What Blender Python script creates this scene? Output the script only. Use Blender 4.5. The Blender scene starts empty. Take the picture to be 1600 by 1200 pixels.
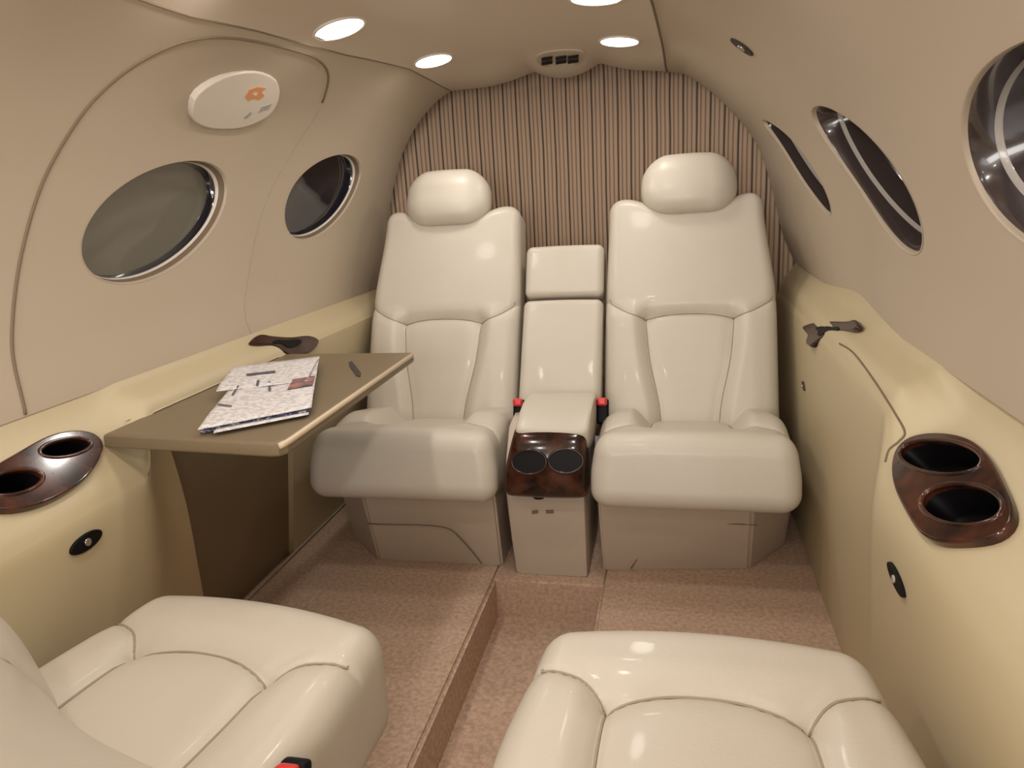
import bpy, bmesh, math, random
import numpy as np
from mathutils import Vector, Matrix
from mathutils.bvhtree import BVHTree
random.seed(4)
S = bpy.context.scene
col = S.collection

# ------------------------------------------------------------------ camera
F = 1120.0
VY = np.array([250.0, 315.0, -F]); VY /= np.linalg.norm(VY)
H = np.array([1.0, 0.0607, 0.0])
VZ = np.cross(H, VY); VZ /= np.linalg.norm(VZ)
VX = np.cross(VY, VZ)
RC = np.array([VX, VY, VZ])
CAM = Vector((0.28, 0.0, 0.9))
cam = bpy.data.cameras.new('camera'); camo = bpy.data.objects.new('camera', cam)
col.objects.link(camo); S.camera = camo
cam.sensor_fit = 'HORIZONTAL'; cam.sensor_width = 36.0; cam.lens = 36.0 * F / 1600.0
cam.clip_start = 0.02
m = Matrix([[*RC[0], CAM.x], [*RC[1], CAM.y], [*RC[2], CAM.z], [0, 0, 0, 1]])
camo.matrix_world = m

def ray(px, py):
    d = RC @ np.array([px - 800.0, 600.0 - py, -F]); return Vector(d).normalized()
def on_plane(px, py, p0, n):
    d = ray(px, py); p0 = Vector(p0); n = Vector(n)
    return CAM + d * ((p0 - CAM).dot(n) / d.dot(n))

# ------------------------------------------------------------------ world, lights, exposure
S.view_settings.view_transform = 'Standard'; S.view_settings.look = 'None'
S.view_settings.gamma = 1.0; S.view_settings.use_curve_mapping = False
S.view_settings.exposure = -0.27
W = bpy.data.worlds.new('world'); S.world = W; W.use_nodes = True
W.node_tree.nodes['Background'].inputs[0].default_value = (0.55, 0.52, 0.5, 1)
W.node_tree.nodes['Background'].inputs[1].default_value = 0.35
def area(name, loc, target, size, power, colr, sy=None, shape='RECTANGLE', spread=None):
    l = bpy.data.lights.new(name, 'AREA'); l.energy = power; l.color = colr; l.shape = shape
    l.size = size; l.size_y = sy or size
    if spread: l.spread = spread
    o = bpy.data.objects.new(name, l); col.objects.link(o); o.location = loc
    o.rotation_euler = (Vector(target) - Vector(loc)).to_track_quat('-Z', 'Y').to_euler()
    return o
# daylight through the open entrance door, forward left, plus an added, unseen fill light from the front
area('door_daylight', (-0.62, -0.75, 0.80), (0.1, 0.9, 0.45), 0.5, 6.0, (0.80, 0.88, 1.0), 0.9)
area('front_fill_light', (0.05, -0.92, 0.95), (0.0, 1.5, 0.55), 0.9, 24.0, (1.0, 0.96, 0.92), 0.55)
for lx, ly in ((-0.38, 1.08), (0.14, 1.10), (-0.36, 0.60), (0.16, 0.60), (-0.36, 0.1), (0.20, 0.1)):
    area('forward_ceiling_lamp', (lx, ly, 1.235), (lx * 0.8, ly, 0), 0.07, 1.75, (1.0, 0.93, 0.86), shape='DISK')

# ------------------------------------------------------------------ materials
def mat(name, colr, rough=0.5, noise=None, bump=None, coat=0.0, metal=0.0, spec=0.5, emit=None):
    """noise = (scale, colour2, contrast); bump = (scale, strength, distance)"""
    M = bpy.data.materials.new(name); M.use_nodes = True
    nt = M.node_tree; b = nt.nodes['Principled BSDF']
    b.inputs['Base Color'].default_value = (*colr, 1); b.inputs['Roughness'].default_value = rough
    b.inputs['Metallic'].default_value = metal; b.inputs['Coat Weight'].default_value = coat
    b.inputs['Coat Roughness'].default_value = 0.06
    b.inputs['Specular IOR Level'].default_value = spec
    tc = nt.nodes.new('ShaderNodeTexCoord')
    if noise:
        n = nt.nodes.new('ShaderNodeTexNoise'); n.inputs['Scale'].default_value = noise[0]
        n.inputs['Detail'].default_value = 6; nt.links.new(tc.outputs['Object'], n.inputs['Vector'])
        r = nt.nodes.new('ShaderNodeValToRGB'); k = noise[2]
        r.color_ramp.elements[0].position = 0.5 - k; r.color_ramp.elements[1].position = 0.5 + k
        r.color_ramp.elements[0].color = (*noise[1], 1); r.color_ramp.elements[1].color = (*colr, 1)
        nt.links.new(n.outputs['Fac'], r.inputs['Fac']); nt.links.new(r.outputs['Color'], b.inputs['Base Color'])
    if bump:
        n2 = nt.nodes.new('ShaderNodeTexNoise'); n2.inputs['Scale'].default_value = bump[0]
        n2.inputs['Detail'].default_value = 3; nt.links.new(tc.outputs['Object'], n2.inputs['Vector'])
        bp = nt.nodes.new('ShaderNodeBump'); bp.inputs['Strength'].default_value = bump[1]
        bp.inputs['Distance'].default_value = bump[2]
        nt.links.new(n2.outputs['Fac'], bp.inputs['Height']); nt.links.new(bp.outputs['Normal'], b.inputs['Normal'])
    if emit:
        b.inputs['Emission Color'].default_value = (*emit[0], 1); b.inputs['Emission Strength'].default_value = emit[1]
    return M
M = {}
M['leather'] = mat('cream_leather', (0.55, 0.50, 0.42), 0.42, (9, (0.53, 0.48, 0.40), 0.25), (260, 0.12, 0.002), coat=0.06)
M['wall'] = mat('beige_sidewall', (0.44, 0.365, 0.275), 0.5, (3, (0.43, 0.355, 0.265), 0.3), (120, 0.03, 0.001))
M['headliner'] = mat('lightened_headliner', (0.56, 0.475, 0.38), 0.55, (3, (0.55, 0.465, 0.37), 0.3), (120, 0.03, 0.001))  # wall beige lightened to make up for weak bounce light on the ceiling
M['panel'] = mat('tan_leather_panel', (0.50, 0.42, 0.265), 0.45, (5, (0.485, 0.405, 0.255), 0.3), (200, 0.08, 0.001))
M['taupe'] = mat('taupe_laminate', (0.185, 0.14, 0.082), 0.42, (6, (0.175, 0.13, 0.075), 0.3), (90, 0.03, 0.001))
M['edge'] = mat('pale_edge_trim', (0.58, 0.47, 0.32), 0.35)
M['base'] = mat('taupe_plastic', (0.46, 0.385, 0.305), 0.45, None, (160, 0.05, 0.001))
M['carpet'] = mat('brown_carpet', (0.62, 0.445, 0.33), 0.95, (110, (0.42, 0.29, 0.21), 0.2), (330, 0.5, 0.006), spec=0.1)
M['wood'] = mat('dark_burl_wood', (0.07, 0.021, 0.010), 0.15, (26, (0.012, 0.005, 0.004), 0.14), None, coat=0.35, spec=0.35)
M['grip'] = mat('dark_grip_wood', (0.05, 0.018, 0.010), 0.25, (20, (0.012, 0.006, 0.004), 0.2), coat=0.2, spec=0.3)
M['black'] = mat('black_well', (0.004, 0.0035, 0.004), 0.5, spec=0.15)
M['dark'] = mat('dark_gap', (0.035, 0.026, 0.02), 0.7)
M['seam'] = mat('seam_groove', (0.17, 0.12, 0.075), 0.7)
M['chrome'] = mat('chrome', (0.75, 0.75, 0.78), 0.15, metal=1.0)
M['greyrim'] = mat('grey_ring', (0.42, 0.38, 0.34), 0.3, coat=0.4)
M['reveal'] = mat('window_reveal_dark', (0.045, 0.032, 0.03), 0.22, coat=0.6)
M['glass_dark'] = mat('dark_window_glass', (0.012, 0.011, 0.016), 0.08, coat=1.0)
M['shade'] = mat('grey_window_shade', (0.15, 0.14, 0.105), 0.35, (2.5, (0.11, 0.10, 0.075), 0.3), coat=0.5)
M['white'] = mat('white_plastic', (0.66, 0.60, 0.53), 0.35)
M['cover'] = mat('off_white_cover', (0.62, 0.55, 0.48), 0.4)
M['orange'] = mat('orange_mark', (0.62, 0.25, 0.10), 0.5)
M['grey'] = mat('grey_mark', (0.33, 0.32, 0.28), 0.5)
M['red'] = mat('red_button', (0.62, 0.03, 0.03), 0.35)
M['lens'] = mat('lamp_lens', (1, 1, 1), 0.4, emit=((1.0, 0.96, 0.90), 14.0))
M['seam_line'] = mat('dark_seam_line', (0.33, 0.27, 0.19), 0.6)  # pad seam groove shade put into colour; also the lower hatch joint
M['skirt'] = mat('pale_kick_strip', (0.42, 0.36, 0.28), 0.4)

# ------------------------------------------------------------------ object helpers
def link(name, me, m, parent=None, smooth=True):
    o = bpy.data.objects.new(name, me); col.objects.link(o)
    if m: me.materials.append(m)
    if smooth:
        for p in me.polygons: p.use_smooth = True
    if parent: o.parent = parent
    return o
def mesh(name, vs, fs, m, parent=None, smooth=True):
    me = bpy.data.meshes.new(name); me.from_pydata([tuple(v) for v in vs], [], fs); me.update()
    return link(name, me, m, parent, smooth)
def from_bm(name, bm, m, parent=None, smooth=True, sharp=None):
    me = bpy.data.meshes.new(name); bm.normal_update(); bm.to_mesh(me); bm.free()
    o = link(name, me, m, parent, smooth)
    if sharp: me.set_sharp_from_angle(angle=math.radians(sharp))
    return o
def empty(name, loc=(0, 0, 0)):
    o = bpy.data.objects.new(name, None); o.empty_display_size = 0.05; col.objects.link(o); o.location = loc; return o
def tag(o, label, cat, group=None):
    o['label'] = label; o['category'] = cat
    if group: o['group'] = group
    return o
def struct(o): o['kind'] = 'structure'; return o
def keep(o, parent):
    """parent a world-space mesh under an Empty"""
    o.parent = parent; o.matrix_parent_inverse = Matrix.Translation(-parent.location) if not any(parent.rotation_euler) else parent.matrix_basis.inverted()
    return o

def catmull(pts, n, closed=False):
    pts = [Vector(p) for p in pts]; out = []; N = len(pts)
    segs = N if closed else N - 1
    for i in range(segs):
        if closed: a, b, c, d = pts[(i - 1) % N], pts[i], pts[(i + 1) % N], pts[(i + 2) % N]
        else: a, b, c, d = pts[max(i - 1, 0)], pts[i], pts[i + 1], pts[min(i + 2, N - 1)]
        for k in range(n):
            t = k / n
            out.append(0.5 * ((2 * b) + (c - a) * t + (2 * a - 5 * b + 4 * c - d) * t * t + (3 * b - a - 3 * c + d) * t ** 3))
    if not closed: out.append(pts[-1])
    return out
def tube(name, pts, r, m, parent=None, closed=False, ns=6):
    pts = [Vector(p) for p in pts]; N = len(pts); vs = []; fs = []
    up = None
    for i, p in enumerate(pts):
        a = pts[(i - 1) % N] if (closed or i > 0) else p
        b = pts[(i + 1) % N] if (closed or i < N - 1) else p
        t = (b - a).normalized()
        if up is None: up = t.orthogonal().normalized()
        up = (up - t * up.dot(t)).normalized(); s = t.cross(up)
        for k in range(ns):
            an = 2 * math.pi * k / ns; vs.append(p + (up * math.cos(an) + s * math.sin(an)) * r)
    for i in range(N if closed else N - 1):
        j = (i + 1) % N
        for k in range(ns):
            l = (k + 1) % ns; fs.append((i * ns + k, i * ns + l, j * ns + l, j * ns + k))
    if not closed:
        fs.append(tuple(range(ns))[::-1]); fs.append(tuple((N - 1) * ns + k for k in range(ns)))
    return mesh(name, vs, fs, m, parent)

# ------------------------------------------------------------------ the shell: a lofted tube of sidewalls and ceiling
# profile control points from left ledge crease over the ceiling to the right ledge crease
NS = 240
P_FWD = [(-.66, .62), (-.682, .72), (-.682, .85), (-.655, .98), (-.595, 1.09), (-.50, 1.175), (-.38, 1.235), (-.2, 1.262), (0, 1.265), (.15, 1.262),
         (.27, 1.245), (.40, 1.19), (.50, 1.11), (.585, 1.0), (.64, .87), (.662, .74), (.66, .62)]
P_AFT = [(-.66, .62), (-.635, .72), (-.612, .83), (-.575, .95), (-.528, 1.055), (-.455, 1.145), (-.36, 1.205), (-.19, 1.232), (0, 1.24), (.15, 1.235),
         (.262, 1.216), (.36, 1.160), (.44, 1.085), (.515, .985), (.562, .85), (.59, .74), (.625, .66)]
def prof(ctrl):
    c = catmull([(x, 0, z) for x, z in ctrl], 20)
    p = np.array([(v.x, v.z) for v in c])
    return p                                  # (NS'+1, 2), parameter = index/20 shared by both sections
PF, PA = prof(P_FWD), prof(P_AFT)
NP = len(PF) - 1
Y0, Y1 = -1.0, 2.22
def smooth(t): t = min(max(t, 0), 1); return t * t * (3 - 2 * t)
def scallop(x):
    # hanging trailing lips of the headliner at the aft end: broad lip left, small vent pod in the middle, lip right
    def lobe(c, w, h): 
        t = (x - c) / w
        return h * max(0.0, 1 - t * t) if abs(t) < 1 else 0.0
    return lobe(-.235, .13, .020) + lobe(-.02, .095, .030) + lobe(.20, .115, .020)
def sp(y, u):
    """surface point at station y and profile parameter u in 0..NP"""
    u = min(max(u, 0), NP); i = min(int(u), NP - 1); t = u - i
    a = PF[i] * (1 - t) + PF[i + 1] * t; b = PA[i] * (1 - t) + PA[i + 1] * t
    w = smooth((y - 1.55) / 0.65) * 0.85 + 0.15 * smooth((y - 2.0) / .22)
    p = a * (1 - w) + b * w
    z = p[1] - scallop(p[0]) * smooth((y - 1.95) / 0.27)
    return Vector((p[0], y, z))
def sn(y, u):
    a = sp(y, u - .5); b = sp(y, u + .5); c = sp(y - .005, u); d = sp(y + .005, u)
    n = (b - a).cross(d - c).normalized()
    c0 = Vector((0, y, .85)) - sp(y, u)
    return n if n.dot(c0) > 0 else -n        # points into the cabin

# coarse BVH for pixel look-ups on the shell
def grid_faces(nu, nv): return [(i * nv + j, i * nv + j + 1, (i + 1) * nv + j + 1, (i + 1) * nv + j) for i in range(nu - 1) for j in range(nv - 1)]
ys_c = [Y0 + (Y1 - Y0) * i / 160 for i in range(161)]; us_c = [NP * j / 160 for j in range(161)]
vs_c = [sp(y, u) for y in ys_c for u in us_c]
SHELL = BVHTree.FromPolygons(vs_c, grid_faces(161, 161))
def hit_yu(px, py):
    loc, n, idx, dist = SHELL.ray_cast(CAM, ray(px, py))
    if loc is None: raise RuntimeError('no shell hit %s %s' % (px, py))
    y = loc.y; best = min(range(NP * 2 + 1), key=lambda k: (sp(y, k / 2) - loc).length)
    u = best / 2
    lo, hi = u - .6, u + .6
    for _ in range(18):
        a = lo + (hi - lo) / 3; b = hi - (hi - lo) / 3
        if (sp(y, a) - loc).length < (sp(y, b) - loc).length: hi = b
        else: lo = a
    return y, (lo + hi) / 2
UM = 0.0075          # metres per profile unit, roughly; used to keep ellipses in the (y, u) chart round

# windows as ellipses in the chart (centre y, centre u, half size y, half size u, tilt)
def fit_ellipse(pxs):
    """least-squares ellipse through pixel outline points, in the chart with u scaled to metres"""
    q = np.array([(lambda a: (a[0], a[1] * UM))(hit_yu(*p)) for p in pxs])
    c = q.mean(0); d = q - c
    A = np.c_[d[:, 0] ** 2, d[:, 0] * d[:, 1], d[:, 1] ** 2, d[:, 0], d[:, 1]]
    k = np.linalg.lstsq(A, np.ones(len(q)), rcond=None)[0]
    Q = np.array([[k[0], k[1] / 2], [k[1] / 2, k[2]]]); b = k[3:5]
    c0 = -np.linalg.solve(2 * Q, b); s = 1 + c0 @ Q @ c0
    w, V = np.linalg.eigh(Q / s)
    return c + c0, V, 1 / np.sqrt(np.abs(w))
class Win:
    def __init__(s, pxs=None, data=None):
        if pxs: s.c, s.V, s.r = fit_ellipse(pxs)
        else: s.c, s.V, s.r = data
        print('WIN', s.c, s.r, s.V.tolist())
    def rho(s, y, u):
        d = s.V.T @ (np.array([y, u * UM]) - s.c); return math.hypot(d[0] / s.r[0], d[1] / s.r[1])
    def at(s, th, k=1.0):
        p = s.c + s.V @ (s.r * k * np.array([math.cos(th), math.sin(th)])); return p[0], p[1] / UM
    def snap(s, y, u):
        d = s.V.T @ (np.array([y, u * UM]) - s.c); return s.at(math.atan2(d[1] / s.r[1], d[0] / s.r[0]))

def near_u(y, z, side):
    return min((u for u in range(0, NP + 1) if (u > NP / 2) == (side > 0)), key=lambda u: abs(sp(y, u).z - z))
WINS = [
 ('window_1', Win([(128, 385), (150, 330), (200, 285), (265, 255), (320, 252), (350, 280), (352, 320), (325, 370), (280, 410), (225, 438), (170, 442), (138, 420)]), -1),
 ('window_2', Win([(444, 335), (460, 290), (500, 252), (540, 240), (560, 252), (558, 290), (540, 330), (505, 362), (470, 373), (450, 362)]), -1),
 ('window_3', Win([(1201, 190), (1210, 193), (1238, 222), (1268, 258), (1290, 298), (1297, 320), (1282, 322), (1260, 292), (1233, 250), (1210, 214)]), 1),
 ('window_4', Win([(1270, 180), (1285, 166), (1320, 178), (1370, 230), (1412, 288), (1440, 345), (1447, 378), (1425, 388), (1395, 372), (1362, 325), (1322, 268), (1287, 212)]), 1),
 ('window_5', Win(data=(np.array([0.77, near_u(.8, .905, 1) * UM]), np.eye(2), np.array([0.235, 0.115]))), 1),
]
_ul = sorted(hit_yu(*p) for p in [(250, 10), (300, 26), (400, 48), (480, 70), (540, 86), (640, 108)])
def u_left(y): return float(np.interp(y, [a for a, b in _ul], [b for a, b in _ul]))
def u_right(y): return 195 + (y - 1.6) * 9.4
# the hatch outline in the left wall
door_px = [(20, 560), (19, 500), (32, 400), (60, 300), (100, 220), (150, 152), (225, 92), (300, 62), (370, 60), (450, 76), (495, 92), (513, 120),
           (500, 168), (470, 215), (440, 265), (415, 315), (400, 365), (388, 430), (382, 490)]
door_c = [hit_yu(*p) for p in door_px]
door_c = [(door_c[0][0] - .02, 1.0)] + door_c + [(door_c[-1][0] - .005, 1.0)]
def pip(x, y, poly):
    c = False; n = len(poly)
    for i in range(n):
        (x1, y1), (x2, y2) = poly[i], poly[(i + 1) % n]
        if (y1 > y) != (y2 > y) and x < (x2 - x1) * (y - y1) / (y2 - y1) + x1: c = not c
    return c

ys = [Y0 + (Y1 - Y0) * i / 322 for i in range(323)]; us = list(range(NP + 1)); nU = len(us)
chart = [(y, float(u)) for y in ys for u in us]
gone = set(); owner = {}
for nm, w, sd in WINS:
    for k, (y, u) in enumerate(chart):
        if abs(y - w.c[0]) < .4 and abs(u * UM - w.c[1]) < .4:
            r = w.rho(y, u)
            if r < 1.0: gone.add(k); owner[k] = w
faces = []; snapk = {}
for f in grid_faces(323, nU):
    g_ = [k for k in f if k in gone]
    if not g_: faces.append(f)
    else:
        for k in f:
            if k not in gone: snapk[k] = owner[g_[0]]
for k, w in snapk.items(): chart[k] = w.snap(*chart[k])
pos = [sp(y, u) for y, u in chart]
parts = {'wall_left': [], 'ceiling': [], 'wall_right': [], 'door_1': []}
for f in faces:
    y = sum(chart[k][0] for k in f) / 4; u = sum(chart[k][1] for k in f) / 4
    if u_left(y) < u < u_right(y): key = 'ceiling'
    elif u < NP / 2: key = 'door_1' if pip(y, u, door_c) else 'wall_left'
    else: key = 'wall_right'
    parts[key].append(f)
for key, fl in parts.items():
    idx = {}; vs = []; nf = []
    for f in fl:
        g = []
        for k in f:
            if k not in idx: idx[k] = len(vs); vs.append(k)
            g.append(idx[k])
        nf.append(g[::-1])
    o = mesh(key, [pos[k] for k in vs], nf, M['headliner' if key == 'ceiling' else 'wall'])
    o.data.normals_split_custom_set_from_vertices([sn(*chart[k]) for k in vs])
    struct(o); parts[key] = o
# seams: headliner joints and hatch joint, thin recessed-looking beads
def seam_on_shell(name, cps, parent, r=.0022, m='seam'):
    return tube(name, [sp(y, u) + sn(y, u) * .0004 for y, u in cps], r, M[m], parent, ns=8)
seam_on_shell('ceiling_seam', [(y, u_right(y)) for y in np.linspace(Y0, Y1, 80)], parts['ceiling'], .0028)
seam_on_shell('ceiling_seam', [(y, u_left(y)) for y in np.linspace(Y0, Y1, 80)], parts['ceiling'], .0016)
dc = catmull([(a, b, 0) for a, b in door_c], 6)
seam_on_shell('door_seam', [(v.x, v.y) for v in dc[:78]], parts['door_1'], .0026)
seam_on_shell('door_seam', [(v.x, v.y) for v in dc[78:]], parts['door_1'], .0010, 'seam_line')

for nm, w, sd in WINS:
    ct = sp(w.c[0], w.c[1] / UM); n = sn(w.c[0], w.c[1] / UM)   # into the cabin
    N = 72; loop = []
    for i in range(N):
        y, u = w.at(2 * math.pi * i / N); loop.append(sp(y, u))
    mid = sum(loop, Vector()) / N
    def ring(k, d):
        # flatten gradually toward the pane's own plane while going outward
        out = []
        for p in loop:
            q = mid + (p - mid) * k
            h = (q - mid).dot(n); q = q - n * h * min(1, d / .03) - n * d
            out.append(q)
        return out
    def band(name, steps, m, parent=None):
        vs = []; fs = []
        for k, d in steps: vs += ring(k, d)
        for a in range(len(steps) - 1):
            for i in range(N):
                j = (i + 1) % N; fs.append((a * N + i, a * N + j, (a + 1) * N + j, (a + 1) * N + i))
        return mesh(name, vs, fs, M[m], parent)
    if sd < 0:
        root = band(nm, [(1.012, -.0006), (1.004, -.0010), (.996, .001), (.99, .006)], 'wall')
        band('window_reveal', [(.99, .006), (.975, .014), (.965, .018)], 'seam', root); band('window_ring', [(.965, .018), (.955, .020), (.952, .025)], 'white', root)
        band('window_gasket', [(.952, .025), (.935, .030), (.925, .042)], 'glass_dark', root)
        pd, pk = .042, .925
    else:
        root = band(nm, [(1.015, -.001), (1.006, -.0015), (.996, .001), (.99, .006)], 'wall')
        band('window_reveal', [(.99, .006), (.97, .012), (.95, .034)], 'reveal', root)
        band('window_ring', [(.95, .034), (.945, .040), (.94, .042)], 'greyrim', root)
        band('window_gasket', [(.94, .042), (.92, .058), (.90, .076)], 'reveal', root)
        pd, pk = .076, .90
    rg = ring(pk, pd); dome = []
    for r_ in (1, .8, .55, .3): dome += [ring(pk * r_, pd + .010 * (1 - r_ * r_))[i] for i in range(N)]
    fs = [(a * N + i, a * N + (i + 1) % N, (a + 1) * N + (i + 1) % N, (a + 1) * N + i) for a in range(3) for i in range(N)] + [tuple(3 * N + i for i in range(N))]
    mesh('window_pane', dome, fs, M['shade'] if nm == 'window_1' else M['glass_dark'], root)
    struct(root)

# ------------------------------------------------------------------ aft bulkhead with pleated striped fabric
def fabric_mat():
    Mt = bpy.data.materials.new('striped_pleated_fabric'); Mt.use_nodes = True; nt = Mt.node_tree; b = nt.nodes['Principled BSDF']
    b.inputs['Roughness'].default_value = .7
    tc = nt.nodes.new('ShaderNodeTexCoord'); sx = nt.nodes.new('ShaderNodeSeparateXYZ'); nt.links.new(tc.outputs['Object'], sx.inputs[0])
    cols = []
    ns_ = nt.nodes.new('ShaderNodeTexNoise'); ns_.inputs['Scale'].default_value = 3; nt.links.new(tc.outputs['Object'], ns_.inputs['Vector'])
    def lines(period, width, off, wob):
        a = nt.nodes.new('ShaderNodeMath'); a.operation = 'MULTIPLY_ADD'; a.inputs[1].default_value = wob; nt.links.new(ns_.outputs['Fac'], a.inputs[0]); nt.links.new(sx.outputs['X'], a.inputs[2])
        d = nt.nodes.new('ShaderNodeMath'); d.operation = 'MULTIPLY_ADD'; d.inputs[1].default_value = 1 / period; d.inputs[2].default_value = off; nt.links.new(a.outputs[0], d.inputs[0])
        f = nt.nodes.new('ShaderNodeMath'); f.operation = 'PINGPONG'; f.inputs[1].default_value = .5; nt.links.new(d.outputs[0], f.inputs[0])
        r = nt.nodes.new('ShaderNodeMapRange'); r.inputs[1].default_value = 0; r.inputs[2].default_value = width; r.clamp = True; r.interpolation_type = 'SMOOTHSTEP'
        nt.links.new(f.outputs[0], r.inputs[0]); return r.outputs[0]
    l1 = lines(.0400, .11, 0.0, .012); l2 = lines(.0133, .30, 0.25, .008)
    mx = nt.nodes.new('ShaderNodeMix'); mx.data_type = 'RGBA'; mx.inputs['A'].default_value = (.16, .10, .055, 1); mx.inputs['B'].default_value = (.39, .265, .175, 1); nt.links.new(l2, mx.inputs['Factor'])
    m2 = nt.nodes.new('ShaderNodeMix'); m2.data_type = 'RGBA'; m2.inputs['A'].default_value = (.025, .014, .008, 1); nt.links.new(mx.outputs['Result'], m2.inputs['B']); nt.links.new(l1, m2.inputs['Factor'])
    nt.links.new(m2.outputs['Result'], b.inputs['Base Color']); return Mt
M['fabric'] = fabric_mat()
vs = []; nx, nz = 420, 24
for j in range(nz + 1):
    z = .05 + 1.3 * j / nz
    for i in range(nx + 1):
        x = -.76 + 1.5 * i / nx
        y = 2.255 + .15 * max(0, 1 - (x / .68) ** 2) + .0012 * abs(math.sin(math.pi * (x + .0015 * math.sin(z * 9)) / .0133)) * -1
        vs.append((x, y, z))
wa = mesh('wall_aft', vs, grid_faces(nz + 1, nx + 1), M['fabric']); struct(wa)

# ------------------------------------------------------------------ floor: carpeted platforms either side of a dropped aisle
AL, AR, AZ, AY = -.138, .118, -.105, 1.50
bm = bmesh.new()
def quadgrid(bm, a, b, c, d, n=2):
    v = [bm.verts.new(p) for p in (a, b, c, d)]; bm.faces.new(v)
def platform(x0, x1, y0, y1, z0, z1, r=.008):
    g = bmesh.ops.create_cube(bm, size=1)['verts']
    for v in g: v.co = Vector((x0 + (v.co.x + .5) * (x1 - x0), y0 + (v.co.y + .5) * (y1 - y0), z0 + (v.co.z + .5) * (z1 - z0)))
    ed = {e for v in g for e in v.link_edges}
    bmesh.ops.bevel(bm, geom=list(ed), offset=r, segments=3, affect='EDGES')
platform(-.80, AL, Y0, 2.4, -.2, 0); platform(AR, .72, Y0, 2.4, -.2, 0)
platform(AL - .05, AR + .05, Y0, AY + .02, -.22, AZ); platform(AL - .012, AR + .012, AY, 2.4, -.2, 0.0)
struct(from_bm('floor', bm, M['carpet'], sharp=40))
bm = bmesh.new(); g = bmesh.ops.create_cube(bm, size=1)['verts']
for v in g: v.co = Vector((v.co.x * 1.7, Y0 - .01 + v.co.y * .01, .35 + v.co.z * .9))
w = from_bm('wall_forward', bm, M['wall'], smooth=False); struct(w)

# ------------------------------------------------------------------ lower sidewall panels
def lerp(a, b, t): return a + (b - a) * t
def rows(ctrl, n):
    c = catmull([(x, 0, z) for x, z in ctrl], n); return [(v.x, v.z) for v in c]
L_POD = [(-.672, .645), (-.652, .600), (-.622, .565), (-.59, .522), (-.566, .49), (-.556, .45), (-.556, .33), (-.575, .15), (-.60, 0)]
L_AFT = [(-.672, .640), (-.655, .615), (-.635, .603), (-.612, .590), (-.598, .572), (-.597, .545), (-.620, .38), (-.665, .18), (-.71, -.01)]
R_POD = [(.672, .625), (.660, .595), (.635, .570), (.600, .535), (.570, .502), (.553, .46), (.552, .38), (.565, .2), (.585, -.01)]
R_AFT = [(.672, .645), (.655, .615), (.630, .600), (.606, .588), (.592, .568), (.586, .53), (.588, .4), (.594, .2), (.602, -.01)]
NR = 10
LP, LA, RP, RA = [rows(c, NR) for c in (L_POD, L_AFT, R_POD, R_AFT)]
SPLIT = 5 * NR - 6       # row where the ledge ends and the side begins
def left_pt(y, k):
    y0 = .935 - .070 * min(1, max(0, (k - SPLIT) / 26))
    w = smooth((y - y0) / .09) if k <= SPLIT else smooth((y - y0) / (.08 + .20 * (k - SPLIT) / (len(LP) - SPLIT)))
    a, b = LP[k], LA[k]; return Vector((lerp(a[0], b[0], w), y, lerp(a[1], b[1], w)))
def right_pt(y, k):
    w = smooth((y - .98) / .14); a, b = RP[k], RA[k]
    x, z = lerp(a[0], b[0], w), lerp(a[1], b[1], w)
    t = max(0, (y - 1.3)) * max(0, 1 - k / 40); x -= t * .03; z += t * .045
    return Vector((x, y, z))
NK = len(LP)
def sheet(name, fn, y0, y1, k0, k1, m, step=.012, hole=None):
    n = max(2, int((1.0 if callable(y0) or callable(y1) else (y1 - y0)) / step)); vs = []
    K = list(range(k0, k1 + 1))
    for i in range(n + 1):
        for k in K:
            a = y0(k) if callable(y0) else y0; b = y1(k) if callable(y1) else y1
            vs.append(fn(lerp(a, b, i / n), k))
    fs = grid_faces(n + 1, len(K))
    if hole: fs = [f for f in fs if not hole(sum((vs[q] for q in f), Vector()) / 4)]
    return vs, fs
def bay_y0(k):
    t = (k - SPLIT) / (NK - 1 - SPLIT); return lerp(1.0, 1.20, t)
def bay_y1(k):
    t = (k - SPLIT) / (NK - 1 - SPLIT); return lerp(1.44, 1.565, t)
# cup-holder outlines live on the chamfer planes of the pods
CR0, CRN = Vector((.592, 0, .527)), Vector((-1, 0, 1)).normalized()
CL0, CLN = Vector((-.598, 0, .533)), Vector((1, 0, 1)).normalized()
def ell_px(cx, cy, rx, ry, tilt=0, n=28):
    t = math.radians(tilt); return [(cx + rx * math.cos(a) * math.cos(t) - ry * math.sin(a) * math.sin(t), cy + rx * math.cos(a) * math.sin(t) + ry * math.sin(a) * math.cos(t)) for a in [2 * math.pi * i / n for i in range(n)]]
def frame(p0, n, xa):
    n = Vector(n).normalized(); xa = Vector(xa); xa = (xa - n * xa.dot(n)).normalized(); ya = n.cross(xa)
    return Matrix([[xa.x, ya.x, n.x, p0.x], [xa.y, ya.y, n.y, p0.y], [xa.z, ya.z, n.z, p0.z], [0, 0, 0, 1]])
def to_local(pxs, mw):
    p0 = mw.translation; n = mw.to_3x3().col[2]; inv = mw.inverted()
    return [(lambda v: (v.x, v.y))(inv @ on_plane(px, py, p0, n)) for px, py in pxs]
cr_px = [(1400, 740), (1406, 708), (1430, 688), (1475, 683), (1520, 692), (1552, 718), (1575, 760), (1592, 800), (1593, 825), (1575, 846), (1530, 856), (1480, 855), (1448, 843), (1422, 805), (1405, 770)]
cl_px = [(158, 704), (155, 690), (138, 680), (108, 678), (70, 687), (25, 712), (-25, 742), (-60, 775), (-55, 800), (-20, 803), (30, 801), (80, 785), (125, 757), (149, 728)]
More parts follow.
